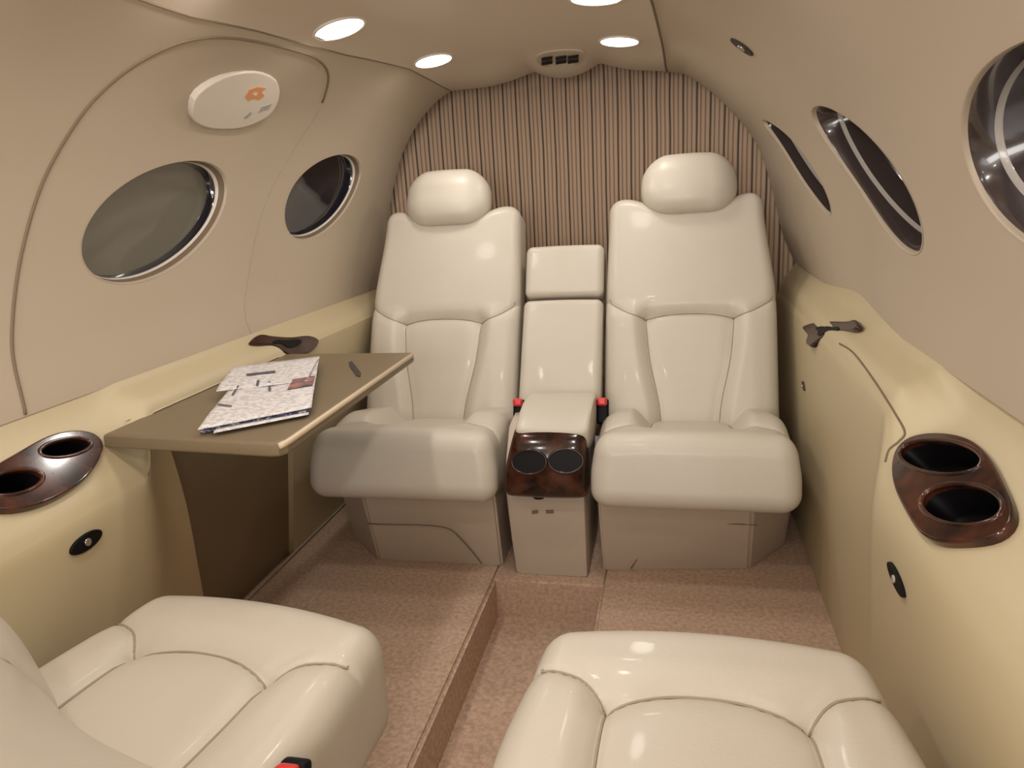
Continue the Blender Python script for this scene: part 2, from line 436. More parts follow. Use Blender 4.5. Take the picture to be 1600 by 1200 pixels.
def even(lp, n=72, passes=3):
    p = np.array(lp); q = np.vstack([p, p[:1]]); d = np.r_[0, np.cumsum(np.linalg.norm(np.diff(q, axis=0), axis=1))]
    t_ = np.linspace(0, d[-1], n, endpoint=False); p = np.c_[np.interp(t_, d, q[:, 0]), np.interp(t_, d, q[:, 1])]
    for _ in range(passes): p = .5 * p + .25 * (np.roll(p, 1, 0) + np.roll(p, -1, 0))
    return [tuple(v) for v in p]
MR = frame(on_plane(1495, 770, CR0, CRN), CRN, (0, 1, 0)); ML = frame(on_plane(50, 745, CL0, CLN), CLN, (0, 1, 0))
cr_l = [(v.x, v.y) for v in catmull([(a, b, 0) for a, b in to_local(cr_px, MR)], 5, True)]
cr_l = even(cr_l)
cl_l = [(v.x, v.y) for v in catmull([(a, b, 0) for a, b in to_local(cl_px, ML)], 5, True)]
def hole_test(mw, poly, k=.93):
    inv = mw.inverted(); pl = [(a * k, b * k) for a, b in poly]
    def f(c):
        q = inv @ c; return abs(q.z) < .05 and pip(q.x, q.y, pl)
    return f
cl_l = even(cl_l)
hR, hL = hole_test(MR, cr_l), hole_test(ML, cl_l)
# left: ledge + pod + aft side in one moulding, recessed stowage bay separate
V = []; Fc = []
def add(v, f):
    b = len(V); V.extend(v); Fc.extend([tuple(q + b for q in g) for g in f])
add(*sheet('', left_pt, Y0, 2.26, 0, SPLIT, None, hole=hL))
add(*sheet('', left_pt, Y0, bay_y0, SPLIT, NK - 1, None, hole=hL))
add(*sheet('', left_pt, bay_y1, 2.26, SPLIT, NK - 1, None))
IN = Vector((-.016, 0, 0))
def strip(ptsA, ptsB):
    n = len(ptsA); add(ptsA + ptsB, [(i, i + 1, n + i + 1, n + i) for i in range(n - 1)])
ks = list(range(SPLIT, NK))
for fn in (bay_y0, bay_y1): strip([left_pt(fn(k), k) for k in ks], [left_pt(fn(k), k) + IN for k in ks])
yy = list(np.linspace(bay_y0(SPLIT), bay_y1(SPLIT), 50))
strip([left_pt(y, SPLIT) for y in yy], [left_pt(y, SPLIT) + IN * 2 for y in yy])
tl = mesh('trim_1', V, Fc, M['panel']); struct(tl)
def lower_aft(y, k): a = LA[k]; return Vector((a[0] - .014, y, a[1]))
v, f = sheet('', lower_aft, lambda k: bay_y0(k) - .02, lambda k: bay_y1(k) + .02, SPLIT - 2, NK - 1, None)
struct(mesh('trim_3', v, f, M['taupe']))  # darker taupe lining puts the shade under the table into the colour
V = []; Fc = []
add(*sheet('', right_pt, Y0, 2.26, 0, NK - 1, None, hole=hR))
tr = mesh('trim_2', V, Fc, M['panel']); struct(tr)
def bvh_of(o): return BVHTree.FromPolygons([v.co for v in o.data.vertices], [tuple(p.vertices) for p in o.data.polygons])
BL, BR = bvh_of(tl), bvh_of(tr)
def hit(bv, px, py):
    loc, n, i, d = bv.ray_cast(CAM, ray(px, py))
    if loc is None: raise RuntimeError('miss %s,%s' % (px, py))
    if n.dot(ray(px, py)) > 0: n = -n
    return loc, n
# kick strip along the bottom of the left side
tube('trim_4', [(-.704, y, .006) for y in np.linspace(.9, 2.2, 10)], .003, M['skirt']); struct(bpy.data.objects['trim_4'])

# ------------------------------------------------------------------ flat plates with rounded edges and holes
def plate(name, outer, holes, mw, th, bev, m, parent=None, z=0.0):
    cu = bpy.data.curves.new(name, 'CURVE'); cu.dimensions = '2D'; cu.fill_mode = 'BOTH'
    for lp in [outer] + holes:
        s_ = cu.splines.new('POLY'); s_.points.add(len(lp) - 1)
        for i, (a, b) in enumerate(lp): s_.points[i].co = (a, b, 0, 1)
        s_.use_cyclic_u = True
    cu.extrude = th / 2; cu.bevel_depth = bev; cu.bevel_resolution = 3; cu.offset = -bev
    t = bpy.data.objects.new('tmp', cu); col.objects.link(t)
    dg = bpy.context.evaluated_depsgraph_get(); me = bpy.data.meshes.new_from_object(t.evaluated_get(dg))
    bpy.data.objects.remove(t); bpy.data.curves.remove(cu)
    me.transform(Matrix.Translation((0, 0, z))); me.transform(mw)
    me.materials.clear(); me.name = name; o = link(name, me, m)
    me.set_sharp_from_angle(angle=math.radians(18))
    if parent: keep(o, parent)
    return o
def well(name, lp, mw, depth, m, parent, z0=.004, shrink=.85):
    cx = sum(a for a, b in lp) / len(lp); cy = sum(b for a, b in lp) / len(lp); vs = []; n = len(lp)
    for k, d in ((1.02, 0), (1.0, -.004), (shrink + .07, -depth + .006), (shrink, -depth), (.01, -depth)):
        vs += [mw @ Vector((cx + (a - cx) * k, cy + (b - cy) * k, z0 + d)) for a, b in lp]
    fs = [(r * n + i, r * n + (i + 1) % n, (r + 1) * n + (i + 1) % n, (r + 1) * n + i) for r in range(4) for i in range(n)]
    return keep(mesh(name, vs, fs, m), parent)
def cup_holder(mw, outer, wells_px, label):
    t = empty('cup_holder', mw.translation); tag(t, label, 'cup holder', 'sidewall cup holders')
    W_ = [[(v.x, v.y) for v in catmull([(a, b, 0) for a, b in to_local(w, mw)], 2, True)] for w in wells_px]
    plate('bezel', outer, W_, mw, .008, .003, M['wood'], t, z=.003)
    for w in W_:
        well('cup_well', w, mw, .045, M['black'], t, z0=.004)
        keep(tube('well_rim', [mw @ Vector((a, b, .0085)) for a, b in w], .0035, M['wood'], closed=True, ns=8), t)
    return t
cup_holder(MR, cr_l, [ell_px(1478, 722, 66, 27, 6), ell_px(1512, 797, 65, 33, 4)], 'dark burl twin cup holder in the sidewall ledge right of the aft facing seat')
cup_holder(ML, cl_l, [ell_px(98, 706, 41, 14, -10), ell_px(18, 760, 46, 19, -12)], 'dark burl twin cup holder in the left sidewall pod by the fold-out table')

# grip-shaped wooden pieces on the ledge edges
def px_plate(name, pxs, bv, th, m, lift=.003):
    h = [hit(bv, *p) for p in pxs]; c = sum((a for a, b in h), Vector()) / len(h)
    A = np.array([list(a - c) for a, b in h]); n = Vector(np.linalg.svd(A)[2][2]); nm = sum((b for a, b in h), Vector()).normalized()
    if n.dot(nm) < 0: n = -n
    n = (n + nm * .3).normalized()
    mw = frame(c + n * lift, n, (0, 1, 0))
    lp = [(v.x, v.y) for v in catmull([(a, b, 0) for a, b in to_local(pxs, mw)], 4, True)]
    return mw, lp
rh = [(1120 + a / 2, 400 + b / 2) for a, b in [(275, 225), (330, 208), (410, 208), (440, 203), (450, 220), (435, 235), (400, 237), (360, 245), (330, 262), (300, 283), (285, 275), (290, 250)]]
lh = [(a / 2.5, 420 + b / 2.5) for a, b in [(975, 287), (1010, 262), (1060, 268), (1130, 272), (1200, 266), (1240, 285), (1225, 315), (1190, 335), (1140, 346), (1100, 330), (1060, 305), (1010, 300)]]
for pxs, bv, lb in ((lh, BL, 'dark glossy wooden grip set in the left ledge behind the newspaper'), (rh, BR, 'dark glossy wooden grip set in the right ledge beside the rear seat')):
    mw, lp = px_plate('grip', pxs, bv, .006, M['wood'])
    t = empty('ledge_grip', mw.translation); tag(t, lb, 'grip', 'wooden ledge grips')
    plate('grip_plate', lp, [], mw, .006, .004, M['grip'], t)
    cx = sum(a for a, b in lp) / len(lp); cy = sum(b for a, b in lp) / len(lp)
    plate('finger_recess', [(cx + (a - cx) * .45, cy + (b - cy) * .40) for a, b in lp], [], mw, .002, .001, M['black'], t, z=.0065)

# joint of the stowed right-hand table panel
jp = []
for p in catmull([(a, b, 0) for a, b in [(1312, 537), (1335, 553), (1370, 600), (1400, 648), (1414, 676), (1405, 690), (1390, 703), (1384, 722)]], 6):
    l_, n_ = hit(BR, p.x, p.y); jp.append(l_ + n_ * .0006)
tube('panel_joint', jp, .0016, M['seam'], tr)
# ------------------------------------------------------------------ small oval fittings
def oval(name, px, bv, rl, rs, tilt_px, m_out, m_in, label, cat, group=None, loc=None, nrm=None, th=.004, inner=.35):
    if loc is None: loc, nrm = hit(bv, *px)
    a = on_plane(px[0] + tilt_px[0], px[1] + tilt_px[1], loc, nrm) - loc
    mw = frame(loc + nrm * .001, nrm, a)
    t = empty(name, loc); tag(t, label, cat, group)
    lp = [(rl * math.cos(q), rs * math.sin(q)) for q in np.linspace(0, 2 * math.pi, 33)[:-1]]
    plate('bezel', lp, [], mw, th, .0015, m_out, t)
    lp2 = [(rs * inner * 1.4 * math.cos(q), rs * inner * 1.4 * math.sin(q)) for q in np.linspace(0, 2 * math.pi, 25)[:-1]]
    plate('lens', lp2, [], mw, .003, .001, m_in, t, z=th / 2 + .001)
    return t
oval('courtesy_light', (133, 847), BL, .030, .012, (26, -18), M['black'], M['chrome'], 'small dark oval light low on the left pod under the cup holder', 'light', 'oval courtesy lights')
oval('courtesy_light', (1403, 905), BR, .034, .010, (13, 27), M['black'], M['greyrim'], 'small dark oval light on the right sidewall below the cup holder', 'light', 'oval courtesy lights')
oval('latch', (1257, 603), BR, .016, .0055, (2, 9), M['dark'], M['greyrim'], 'tiny dark oval latch on the stowed table panel beside the rear seat', 'latch')
yg, ug = hit_yu(1160, 72)
oval('air_nozzle', (1160, 72), None, .030, .018, (18, 14), M['dark'], M['chrome'], 'dark ringed reading light with chrome eye on the upper right wall', 'light', loc=sp(yg, ug), nrm=sn(yg, ug), inner=.4)
yo, uo = hit_yu(365, 154)
def shell_plate(name, pxs, m, parent=None, th=.006, bev=.003, z=0):
    cs = [hit_yu(*p) for p in pxs]; pts = [sp(*c) for c in cs]; n = sum((sn(*c) for c in cs), Vector()).normalized(); c = sum(pts, Vector()) / len(pts)
    # seat the plate on the highest point of the curved skin beneath it
    mw = frame(c, n, (0, 1, 0)); lp = [(v.x, v.y) for v in catmull([(a, b, 0) for a, b in to_local(pxs, mw)], 3, True)]
    return plate(name, lp, [], mw, th, bev, m, parent, z=z), mw
t = empty('hatch_handle_cover', sp(yo, uo)); tag(t, 'off white oval cover with a small orange mark on the left hatch', 'cover')
_, mwc = shell_plate('cover', [(295, 170), (305, 142), (345, 116), (395, 108), (428, 122), (432, 150), (415, 178), (375, 196), (330, 198), (302, 188)], M['cover'], t, .010, .004)
def mark(name, pxs, m, th=.001, z=.0092, hol=[]):
    return plate(name, to_local(pxs, mwc), [to_local(h, mwc) for h in hol], mwc, th, .0003, m, t, z=z)
mark('orange_mark', [(378, 146), (384, 135), (396, 131), (411, 133), (403, 139), (408, 145), (400, 151), (390, 149), (384, 153)], M['orange'], hol=[[(388, 142), (394, 137), (399, 139), (395, 145)]])
mark('grey_mark', [(398, 172), (404, 162), (420, 157), (414, 166), (405, 168)], M['grey'])
mark('grey_mark', [(376, 178), (386, 170), (388, 173), (380, 181)], M['grey'])

# ------------------------------------------------------------------ ceiling lamps
def lamp(px, rx, label, watts, gl=None):
    y, u = hit_yu(*px); c, n = sp(y, u), sn(y, u); mw = frame(c, n, (1, 0, 0))
    t = empty('ceiling_lamp', c); tag(t, label, 'ceiling lamp', 'round ceiling lamps')
    ci = lambda r: [(r * math.cos(q), r * math.sin(q)) for q in np.linspace(0, 2 * math.pi, 41)[:-1]]
    plate('bezel', ci(rx * 1.14), [ci(rx)], mw, .003, .0015, M['white'], t, z=.001)
    plate('lens', ci(rx * 1.02), [], mw, .002, .0005, M['lens'], t, z=.0012)
    l = bpy.data.lights.new('lamp_light', 'AREA'); l.shape = 'DISK'; l.size = rx * 1.8; l.energy = watts; l.color = (1.0, 0.93, 0.86)
    o = bpy.data.objects.new('lamp_light', l); col.objects.link(o); o.matrix_world = frame(c + n * .006, -n, (1, 0, 0)) ; keep(o, t)
lamp((530, 44), .050, 'bright round ceiling lamp at upper left, larger of the left pair', 1.0)
lamp((677, 94), .046, 'bright ceiling lamp left of the vent, nearest the striped fabric', 1.0)
lamp((932, -4), .050, 'bright ceiling lamp cut by the top edge of the picture', 1.0)
lamp((968, 64), .046, 'bright ceiling lamp right of the vent near the ceiling seam', 1.0)
# vent grille on the middle lip
yv, uv = hit_yu(875, 90); t = empty('air_vent', sp(yv, uv)); tag(t, 'small dark slotted air vent at the ceiling edge above the fabric', 'vent')
_, mwv = shell_plate('vent_frame', [(838, 88), (850, 81), (880, 77), (906, 78), (914, 84), (908, 97), (880, 104), (850, 103), (840, 97)], M['wall'], t, .003, .0015)
for k in range(2):
    y_ = 85.5 + k * 6.5
    for x_ in (846, 868, 887):
        sl = [(x_, y_ + 2.2), (x_ + 17, y_ - .6), (x_ + 17, y_ + 3.0), (x_, y_ + 5.8)]
        sl = [(a, b - (x_ - 846) * .06) for a, b in sl]
        plate('vent_slot', to_local(sl, mwv), [], mwv, .002, .0004, M['black'], t, z=.0065)

# ------------------------------------------------------------------ upholstered pads
def seg_dist(P, a, b):
    a = np.array(a); b = np.array(b); ab = b - a
    t = np.clip(((P - a) @ ab) / (ab @ ab), 0, 1); return np.linalg.norm(P - (a + t[:, None] * ab), axis=1)
def pad(name, W_, L, T, r, mw, m='leather', seams=(), relief=None, warp=None, d=.0045, groove=.005, gw=.0045, puff=.0035, pw=.018, parent=None, rb=None):
    """rounded upholstery block. local x across, y along, z out of the face (face at z=0, back at z=-T)"""
    def axis(n, L_): 
        return np.linspace(0, L_, max(3, int(round(L_ / n)) + 1))
    xs, yl, zs = axis(d, W_) - W_ / 2, axis(d, L), axis(max(d, .006), T) - T
    P = []; Fq = []; base = 0
    def face(A, B, fn, flip):
        nonlocal base
        a, b = np.meshgrid(A, B, indexing='ij'); p = fn(a.ravel(), b.ravel()); P.append(p)
        n1, n2 = len(A), len(B)
        i, j = np.meshgrid(np.arange(n1 - 1), np.arange(n2 - 1), indexing='ij'); q = (i * n2 + j).ravel() + base
        f = np.stack([q, q + n2, q + n2 + 1, q + 1], 1); Fq.append(f[:, ::-1] if flip else f); base += len(p)
    st = lambda *a: np.stack(np.broadcast_arrays(*a), 1).astype(float)
    face(xs, yl, lambda a, b: st(a, b, np.zeros_like(a)), False)
    cx = np.linspace(-W_ / 2, W_ / 2, 24); cy = np.linspace(0, L, 24)
    face(xs, yl[::1], lambda a, b: st(a, b, np.full_like(a, -T)), True)
    face(xs, zs, lambda a, b: st(a, np.zeros_like(a), b), False)
    face(xs, zs, lambda a, b: st(a, np.full_like(a, L), b), True)
    face(yl, zs, lambda a, b: st(np.full_like(a, -W_ / 2), a, b), True)
    face(yl, zs, lambda a, b: st(np.full_like(a, W_ / 2), a, b), False)
    P = np.concatenate(P); Fq = np.concatenate(Fq)
    # weld
    key = np.round(P / 1e-5).astype(np.int64); _, ui, inv = np.unique(key, axis=0, return_index=True, return_inverse=True)
    P = P[ui]; Fq = inv.reshape(-1)[Fq]
    # round the edges
    rb = rb or min(r, T * .49)
    lo = np.array([-W_ / 2 + r, r, -T + rb]); hi = np.array([W_ / 2 - r, L - r, -r if r < T * .6 else -T * .5]); 
    rz = -hi[2]
    spts = []
    for s_ in seams:
        pl_ = catmull([(a, b, 0) for a, b in s_], 6) if len(s_) > 2 else [Vector((s_[0][0] + (s_[1][0] - s_[0][0]) * k / 24, s_[0][1] + (s_[1][1] - s_[0][1]) * k / 24, 0)) for k in range(25)]
        spts.append([(max(-W_ / 2 + r * .3, min(W_ / 2 - r * .3, v.x)), min(L, max(0, v.y)), 0) for v in pl_])
    nP = len(P)
    if spts: P = np.concatenate([P] + [np.array(a) for a in spts])
    c = np.clip(P, lo, hi); v = P - c
    sc = np.array([r, r, 1.0]); rzv = np.where(v[:, 2] > 0, rz, rb)
    q = v / np.stack([np.full(len(v), r), np.full(len(v), r), rzv], 1)
    mx = np.abs(q).max(1); nn = np.linalg.norm(q, axis=1); k = np.where(nn > 1e-9, mx / np.maximum(nn, 1e-9), 1)
    Q = c + v * k[:, None]
    fw = np.clip((Q[:, 2] + T * .75) / (T * .6), 0, 1); fw = fw * fw * (3 - 2 * fw)
    uv = Q[:, :2].copy()
    if relief is not None: Q[:, 2] += relief(uv[:, 0], uv[:, 1]) * fw
    for s_ in seams:
        pl = catmull([(a, b, 0) for a, b in s_], 5) if len(s_) > 2 else [Vector((*s_[0], 0)), Vector((*s_[1], 0))]
        dd = np.full(len(Q), 9.0)
        for a, b in zip(pl[:-1], pl[1:]): dd = np.minimum(dd, seg_dist(uv, (a.x, a.y), (b.x, b.y)))
        Q[:, 2] -= (groove * np.exp(-(dd / gw) ** 2) + puff * np.exp(-(dd / pw) ** 2)) * fw
    if warp is not None: Q = warp(Q)
    X = Q[nP:]; Q = Q[:nP]
    me = bpy.data.meshes.new(name); me.from_pydata(Q.tolist(), [], Fq.tolist()); me.update()
    me.transform(mw); o = link(name, me, M[m])
    if parent: keep(o, parent)
    k = 0
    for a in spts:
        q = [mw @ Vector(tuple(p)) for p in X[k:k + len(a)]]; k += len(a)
        so = tube('seam', [v + mw.to_3x3().col[2] * .0013 for v in q], .0016, M['seam_line'], None, ns=6); so.parent = o; so.matrix_parent_inverse = o.matrix_parent_inverse.inverted() if False else Matrix.Identity(4)  # darker tube along the seam, colour standing in for shade in the groove
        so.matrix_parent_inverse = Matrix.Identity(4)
    return o
def mw_of(o, xa, ya):
    xa = Vector(xa).normalized(); ya = Vector(ya); ya = (ya - xa * ya.dot(xa)).normalized(); n = xa.cross(ya)
    return Matrix([[xa.x, ya.x, n.x, o[0]], [xa.y, ya.y, n.y, o[1]], [xa.z, ya.z, n.z, o[2]], [0, 0, 0, 1]])
sst = lambda t: np.clip(t, 0, 1) ** 2 * (3 - 2 * np.clip(t, 0, 1))

# ---- rear seats
def rear_seat(cx, s, label, Wc, bx):
    """s = +1 when the window is on +x"""
    t = empty('cabin_seat', (cx, 1.62, 0)); tag(t, label, 'seat', 'rear cabin seats')
    # cushion: y from front edge rearward, tilted back
    th = math.radians(-13)
    mw = mw_of((cx, 1.468, .384), (1, 0, 0), (0, math.cos(th), math.sin(th)))
    def rel(x, y):
        side = sst((np.abs(x) - .095) / .05); back = sst((y - .12) / .06)
        return .030 * side * sst((y - .08) / .12) - .006 * back * (1 - side) + .006 * (1 - (2 * x / Wc) ** 2) - .006 * sst((.06 - y) / .06)
    def wr(Q):
        f = 1 + .05 * sst((.12 - Q[:, 1]) / .12) * sst((-Q[:, 2] - .02) / .08); Q[:, 0] *= f; return Q
    pad('seat_cushion', Wc, .40, .165, .042, mw, seams=[[(-.098, .150), (-.05, .143), (0, .141), (.05, .143), (.098, .150)], [(-.098, .150), (-.097, .25), (-.09, .40)], [(.098, .150), (.097, .25), (.09, .40)],
        [(-.098, .150), (-.15, .125), (-.218, .10)], [(.098, .150), (.15, .125), (.218, .10)]], relief=rel, warp=wr, parent=t)
    # backrest
    L = .655; b0 = Vector((cx + bx, 1.775, .255)); b1 = Vector((cx + bx, 2.045, .862)); dy = (b1 - b0).normalized()
    mwb = mw_of(b0, (1, 0, 0), dy); Wb = .44
    def relb(x, y):
        w = .070 + .042 * sst((y - .02) / .30)
        side = sst((np.abs(x) - w + .015) / .05) * (1 - sst((y - .33) / .06))
        return .018 * side * (1 - .6 * sst((np.abs(x) - .15) / .07)) + .006 * (1 - (2 * x / Wb) ** 2) * sst((y - .34) / .05) - .006 * (1 - side) * (1 - sst((y - .33) / .04))
    def wrb(Q):
        x, y = Q[:, 0].copy(), Q[:, 1].copy(); up = sst((y - .36) / .30)
        # waist taper plus sloping shoulders
        out = sst(x * s / .2); inn = sst(-x * s / .2)
        Q[:, 0] = x * (1 - .03 * up) - s * .020 * up * out * np.abs(x) / .22
        top = sst((y - .45) / .20)
        dip = .040 * np.exp(-(x / .125) ** 4) + .006 * sst((np.abs(x) - .17) / .05)
        Q[:, 1] = y - dip * top; return Q
    e = .385
    seams = [[(-.113, .330), (-.06, .340), (0, .343), (.06, .340), (.113, .330)], [(-.113, .330), (-.102, .22), (-.078, .10), (-.070, 0)], [(.113, .330), (.102, .22), (.078, .10), (.070, 0)],
             [(-.113, .330), (-.16, .345), (-.222, .385)], [(.113, .330), (.16, .345), (.222, .385)]]
    pad('backrest', Wb, L + .02, .12, .032, mwb, seams=seams, relief=relb, warp=wrb, parent=t)
    # headrest
    hc = b0 + dy * (L + .005); nrm = mwb.to_3x3().col[2]
    mwh = mw_of(hc - dy * .045 + nrm * .034, (1, 0, 0), dy)
    def wrh(Q):
        v = Q[:, 1] / .165; Q[:, 0] *= 1 - .16 * np.abs(v - .45) ** 2 * 4 * .6
        Q[:, 2] += .012 * (1 - (Q[:, 0] / .13) ** 2); return Q
    pad('headrest', .252, .165, .085, .066, mwh, warp=wrh, relief=lambda x, y: .006 * np.cos(x * 12) , parent=t, rb=.03)
    post = [hc - dy * .06 + Vector((k, 0, 0)) - nrm * .05 for k in (-.05, .05)]
    for p in post: keep(tube('headrest_post', [p, p + dy * .12], .006, M['dark']), t)
    # base shell in plan with a chamfered outboard corner
    i_, o_ = cx - s * .212, cx + s * .245
    if s > 0: top = [(i_, 1.512), (cx + .13, 1.525), (o_ - .02, 1.60), (o_, 1.66), (o_, 2.1), (i_, 2.1)]; bot = [(i_ + .004, 1.568), (cx + .135, 1.612), (o_ - .01, 1.745), (o_ - .01, 1.80), (o_ - .01, 2.1), (i_ + .004, 2.1)]
    else: top = [(i_, 1.512), (cx - .13, 1.515), (o_ + .02, 1.58), (o_, 1.66), (o_, 2.1), (i_, 2.1)]; bot = [(i_ - .004, 1.562), (cx - .120, 1.556), (o_ - .005, 1.686), (o_ - .005, 1.80), (o_ - .005, 2.1), (i_ - .004, 2.1)]
    top = [(a, b + .0) for a, b in top]
    bm = bmesh.new(); n = len(top)
    lv = [[bm.verts.new((a, b, 0.001)) for a, b in bot], [bm.verts.new((a, b, .235)) for a, b in top]]
    for i in range(n):
        j = (i + 1) % n; bm.faces.new((lv[0][i], lv[0][j], lv[1][j], lv[1][i]))
    bm.faces.new(lv[0][::-1]); bm.faces.new(lv[1])
    bmesh.ops.recalc_face_normals(bm, faces=bm.faces)
    vert = [e_ for e_ in bm.edges if abs(e_.verts[0].co.z - e_.verts[1].co.z) > .1]
    bmesh.ops.bevel(bm, geom=vert, offset=.006, segments=3, affect='EDGES')
    bs = from_bm('seat_base', bm, M['base'], sharp=25); bv = bvh_of(bs); keep(bs, t)
    # the moulded access panel joint on the base
    if s > 0: px = [(1226, 822), (1180, 820), (1100, 817), (1055, 817), (1032, 824), (1015, 842), (1000, 866), (986, 888)]
    else: px = [(545, 815), (590, 819), (650, 820), (688, 823), (706, 829), (720, 842), (738, 862), (752, 880)]
    pts = []
    for p in catmull([(a, b, 0) for a, b in px], 4):
        loc, nn, i, d = bv.ray_cast(CAM, ray(p.x, p.y))
        if loc: pts.append(loc - ray(p.x, p.y) * .004)
    if len(pts) > 3: keep(tube('panel_joint', pts, .0016, M['seam'], ns=6), t)
    return t
rear_seat(-.342, -1, 'cream leather rear seat against the striped fabric, on the fold-out table side', .448, -.012)
rear_seat(.324, 1, 'cream leather rear seat against the striped fabric, on the right hand side', .425, 0)

# ---- narrow centre backrest between the rear seats
t = empty('centre_seat_cushion', (-.012, 1.95, .38)); tag(t, 'narrow cream leather centre backrest between the two rear seats', 'seat back')
def cpad(name, x0, x1, y0, z0, y1, z1, T, r, seams=()):
    L = math.hypot(y1 - y0, z1 - z0)
    return pad(name, x1 - x0, L, T, r, mw_of(((x0 + x1) / 2, y0, z0), (1, 0, 0), (0, y1 - y0, z1 - z0)), relief=lambda x, y: .006 * (1 - (2 * x / (x1 - x0)) ** 2), parent=t, seams=seams)
cpad('lower_pad', -.121, .098, 1.765, .335, 1.930, .612, .09, .018)
cpad('upper_pad', -.119, .098, 1.936, .618, 1.998, .752, .09, .018)

# ---- centre console with armrest pad and twin cup wells
t = empty('centre_console', (-.005, 1.60, 0)); tag(t, 'narrow centre console with dark wood cup nose between the rear seats', 'console')
def loft_x(name, prof, xL, xR, m, r=.012, parent=None, nx=14, bulge=0.0):
    """profile in (y,z) swept across x, ends rounded in; xL/xR are functions of index or numbers"""
    n = len(prof); vs = []; fs = []
    cy = sum(p[0] for p in prof) / n; cz = sum(p[1] for p in prof) / n
    for a in range(nx + 1):
        u = -1 + 2 * a / nx
        e = 0.0
        # rounded ends
        w_ = 1.0
        au = abs(u)
        tt = max(0.0, (au - .55) / .45); k = 1 - (1 - math.sqrt(max(0, 1 - tt * tt))) * r
        for i, (y, z) in enumerate(prof):
            l = xL(z) if callable(xL) else xL; rr = xR(z) if callable(xR) else xR
            x = (l + rr) / 2 + (rr - l) / 2 * (math.sin(u * math.pi / 2) if True else u)
            yy = cy + (y - cy) * k - bulge * (1 - u * u); zz = cz + (z - cz) * k
            vs.append((x, yy, zz))
    for a in range(nx):
        for i in range(n):
            j = (i + 1) % n; fs.append((a * n + i, (a + 1) * n + i, (a + 1) * n + j, a * n + j))
    fs.append(tuple(range(n))[::-1]); fs.append(tuple(nx * n + i for i in range(n)))
    o = mesh(name, vs, fs, m)
    bm = bmesh.new(); bm.from_mesh(o.data); bmesh.ops.recalc_face_normals(bm, faces=bm.faces); bm.to_mesh(o.data); bm.free()
    o.data.set_sharp_from_angle(angle=math.radians(45))
    if parent: keep(o, parent)
    return o
body = [(1.530, .001), (1.522, .09), (1.520, .18), (1.522, .24), (1.55, .30), (1.60, .36), (1.75, .38), (1.78, .30), (1.78, .001)]
loft_x('console_body', body, lambda z: -.093 - .012 * min(z / .24, 1), lambda z: .083, M['base'], .05, t)
padp = [(v.x, v.z) for v in catmull([(a, 0, b) for a, b in [(1.495, .375), (1.515, .392), (1.56, .408), (1.62, .418), (1.69, .414), (1.74, .39), (1.76, .34), (1.70, .32), (1.6, .32), (1.52, .33)]], 4, True)]
loft_x('armrest_pad', padp, -.068, .100, M['leather'], .22, t, nx=20)
nose = [(v.x, v.z) for v in catmull([(a, 0, b) for a, b in [(1.525, .222), (1.492, .226), (1.474, .242), (1.468, .270), (1.472, .31), (1.484, .345), (1.502, .373), (1.525, .386), (1.56, .38), (1.57, .30), (1.56, .23)]], 5, True)]
ns_o = loft_x('cup_nose', nose, lambda z: -.098 + .022 * max(0, (z - .25)) / .12, lambda z: .094, M['wood'], .40, None, nx=28, bulge=.012)
bvn = bvh_of(ns_o); keep(ns_o, t)
for cxp, cyp, rx, ry in ((827, 722, 27, 19), (884, 720, 27, 19)):
    loc, nn, i, d = bvn.ray_cast(CAM, ray(cxp, cyp))
    nn = nn if nn.dot(ray(cxp, cyp)) < 0 else -nn
    mwn = frame(loc + nn * .001, nn, (1, 0, 0)); lp = to_local(ell_px(cxp, cyp, rx, ry), mwn)
    keep(tube('well_rim', [mwn @ Vector((a, b, .001)) for a, b in lp], .003, M['grip'], closed=True, ns=8), t)
    plate('cup_well', lp, [], mwn, .002, .0005, M['black'], t, z=.0008)
# keyhole latch, small marks and bottom joint on the console front
def front_plate(name, pxs, m, y=1.5205, parent=None, z=.0):
    mwf = frame(Vector((-.005, y, .15)), Vector((0, -1, .02)), (1, 0, 0))
    return plate(name, to_local(pxs, mwf), [], mwf, .002, .0005, m, parent, z=z)
front_plate('console_latch', ell_px(842, 777, 9, 3.5), M['black'], parent=t, y=1.5185)
front_plate('console_mark', [(831, 798), (841, 797), (841, 802), (831, 803)], M['seam'], parent=t, y=1.5185)
front_plate('console_mark', [(853, 797), (865, 797), (865, 802), (853, 802)], M['seam'], parent=t, y=1.5185)
keep(tube('panel_joint', [on_plane(x, y, (0, 1.5275, .02), (0, -1, 0)) for x, y in [(826, 871), (850, 874), (880, 876), (905, 876)]], .001, M['seam']), t)

# dark gap fillers are not used: the slots between seats stay open; buckles sit in them
def buckle(px, py, label, z, yb, tilt=.0, group='seat belt buckles', rr=11):
    c = on_plane(px, py, (0, yb, z), (0, -1, .5))
    t = empty('seatbelt_buckle', c); tag(t, label, 'buckle', group)
    mb = mw_of(c - Vector((0, 0, .058)), (1, 0, tilt), (0, .35, 1))
    pad('buckle_body', .030, .062, .018, .006, mb, m='black', parent=t, d=.004)
    mb2 = mw_of(c - Vector((0, .004, .010)), (1, 0, tilt), (0, .35, 1))
    pad('release_button', .024, .020, .020, .006, mb2, m='red', parent=t, d=.003)
    return t
buckle(808, 628, 'black belt buckle with red button on the table side of the centre console', .40, 1.66)
buckle(940, 627, 'black belt buckle with red button between console and the right rear seat', .40, 1.66)

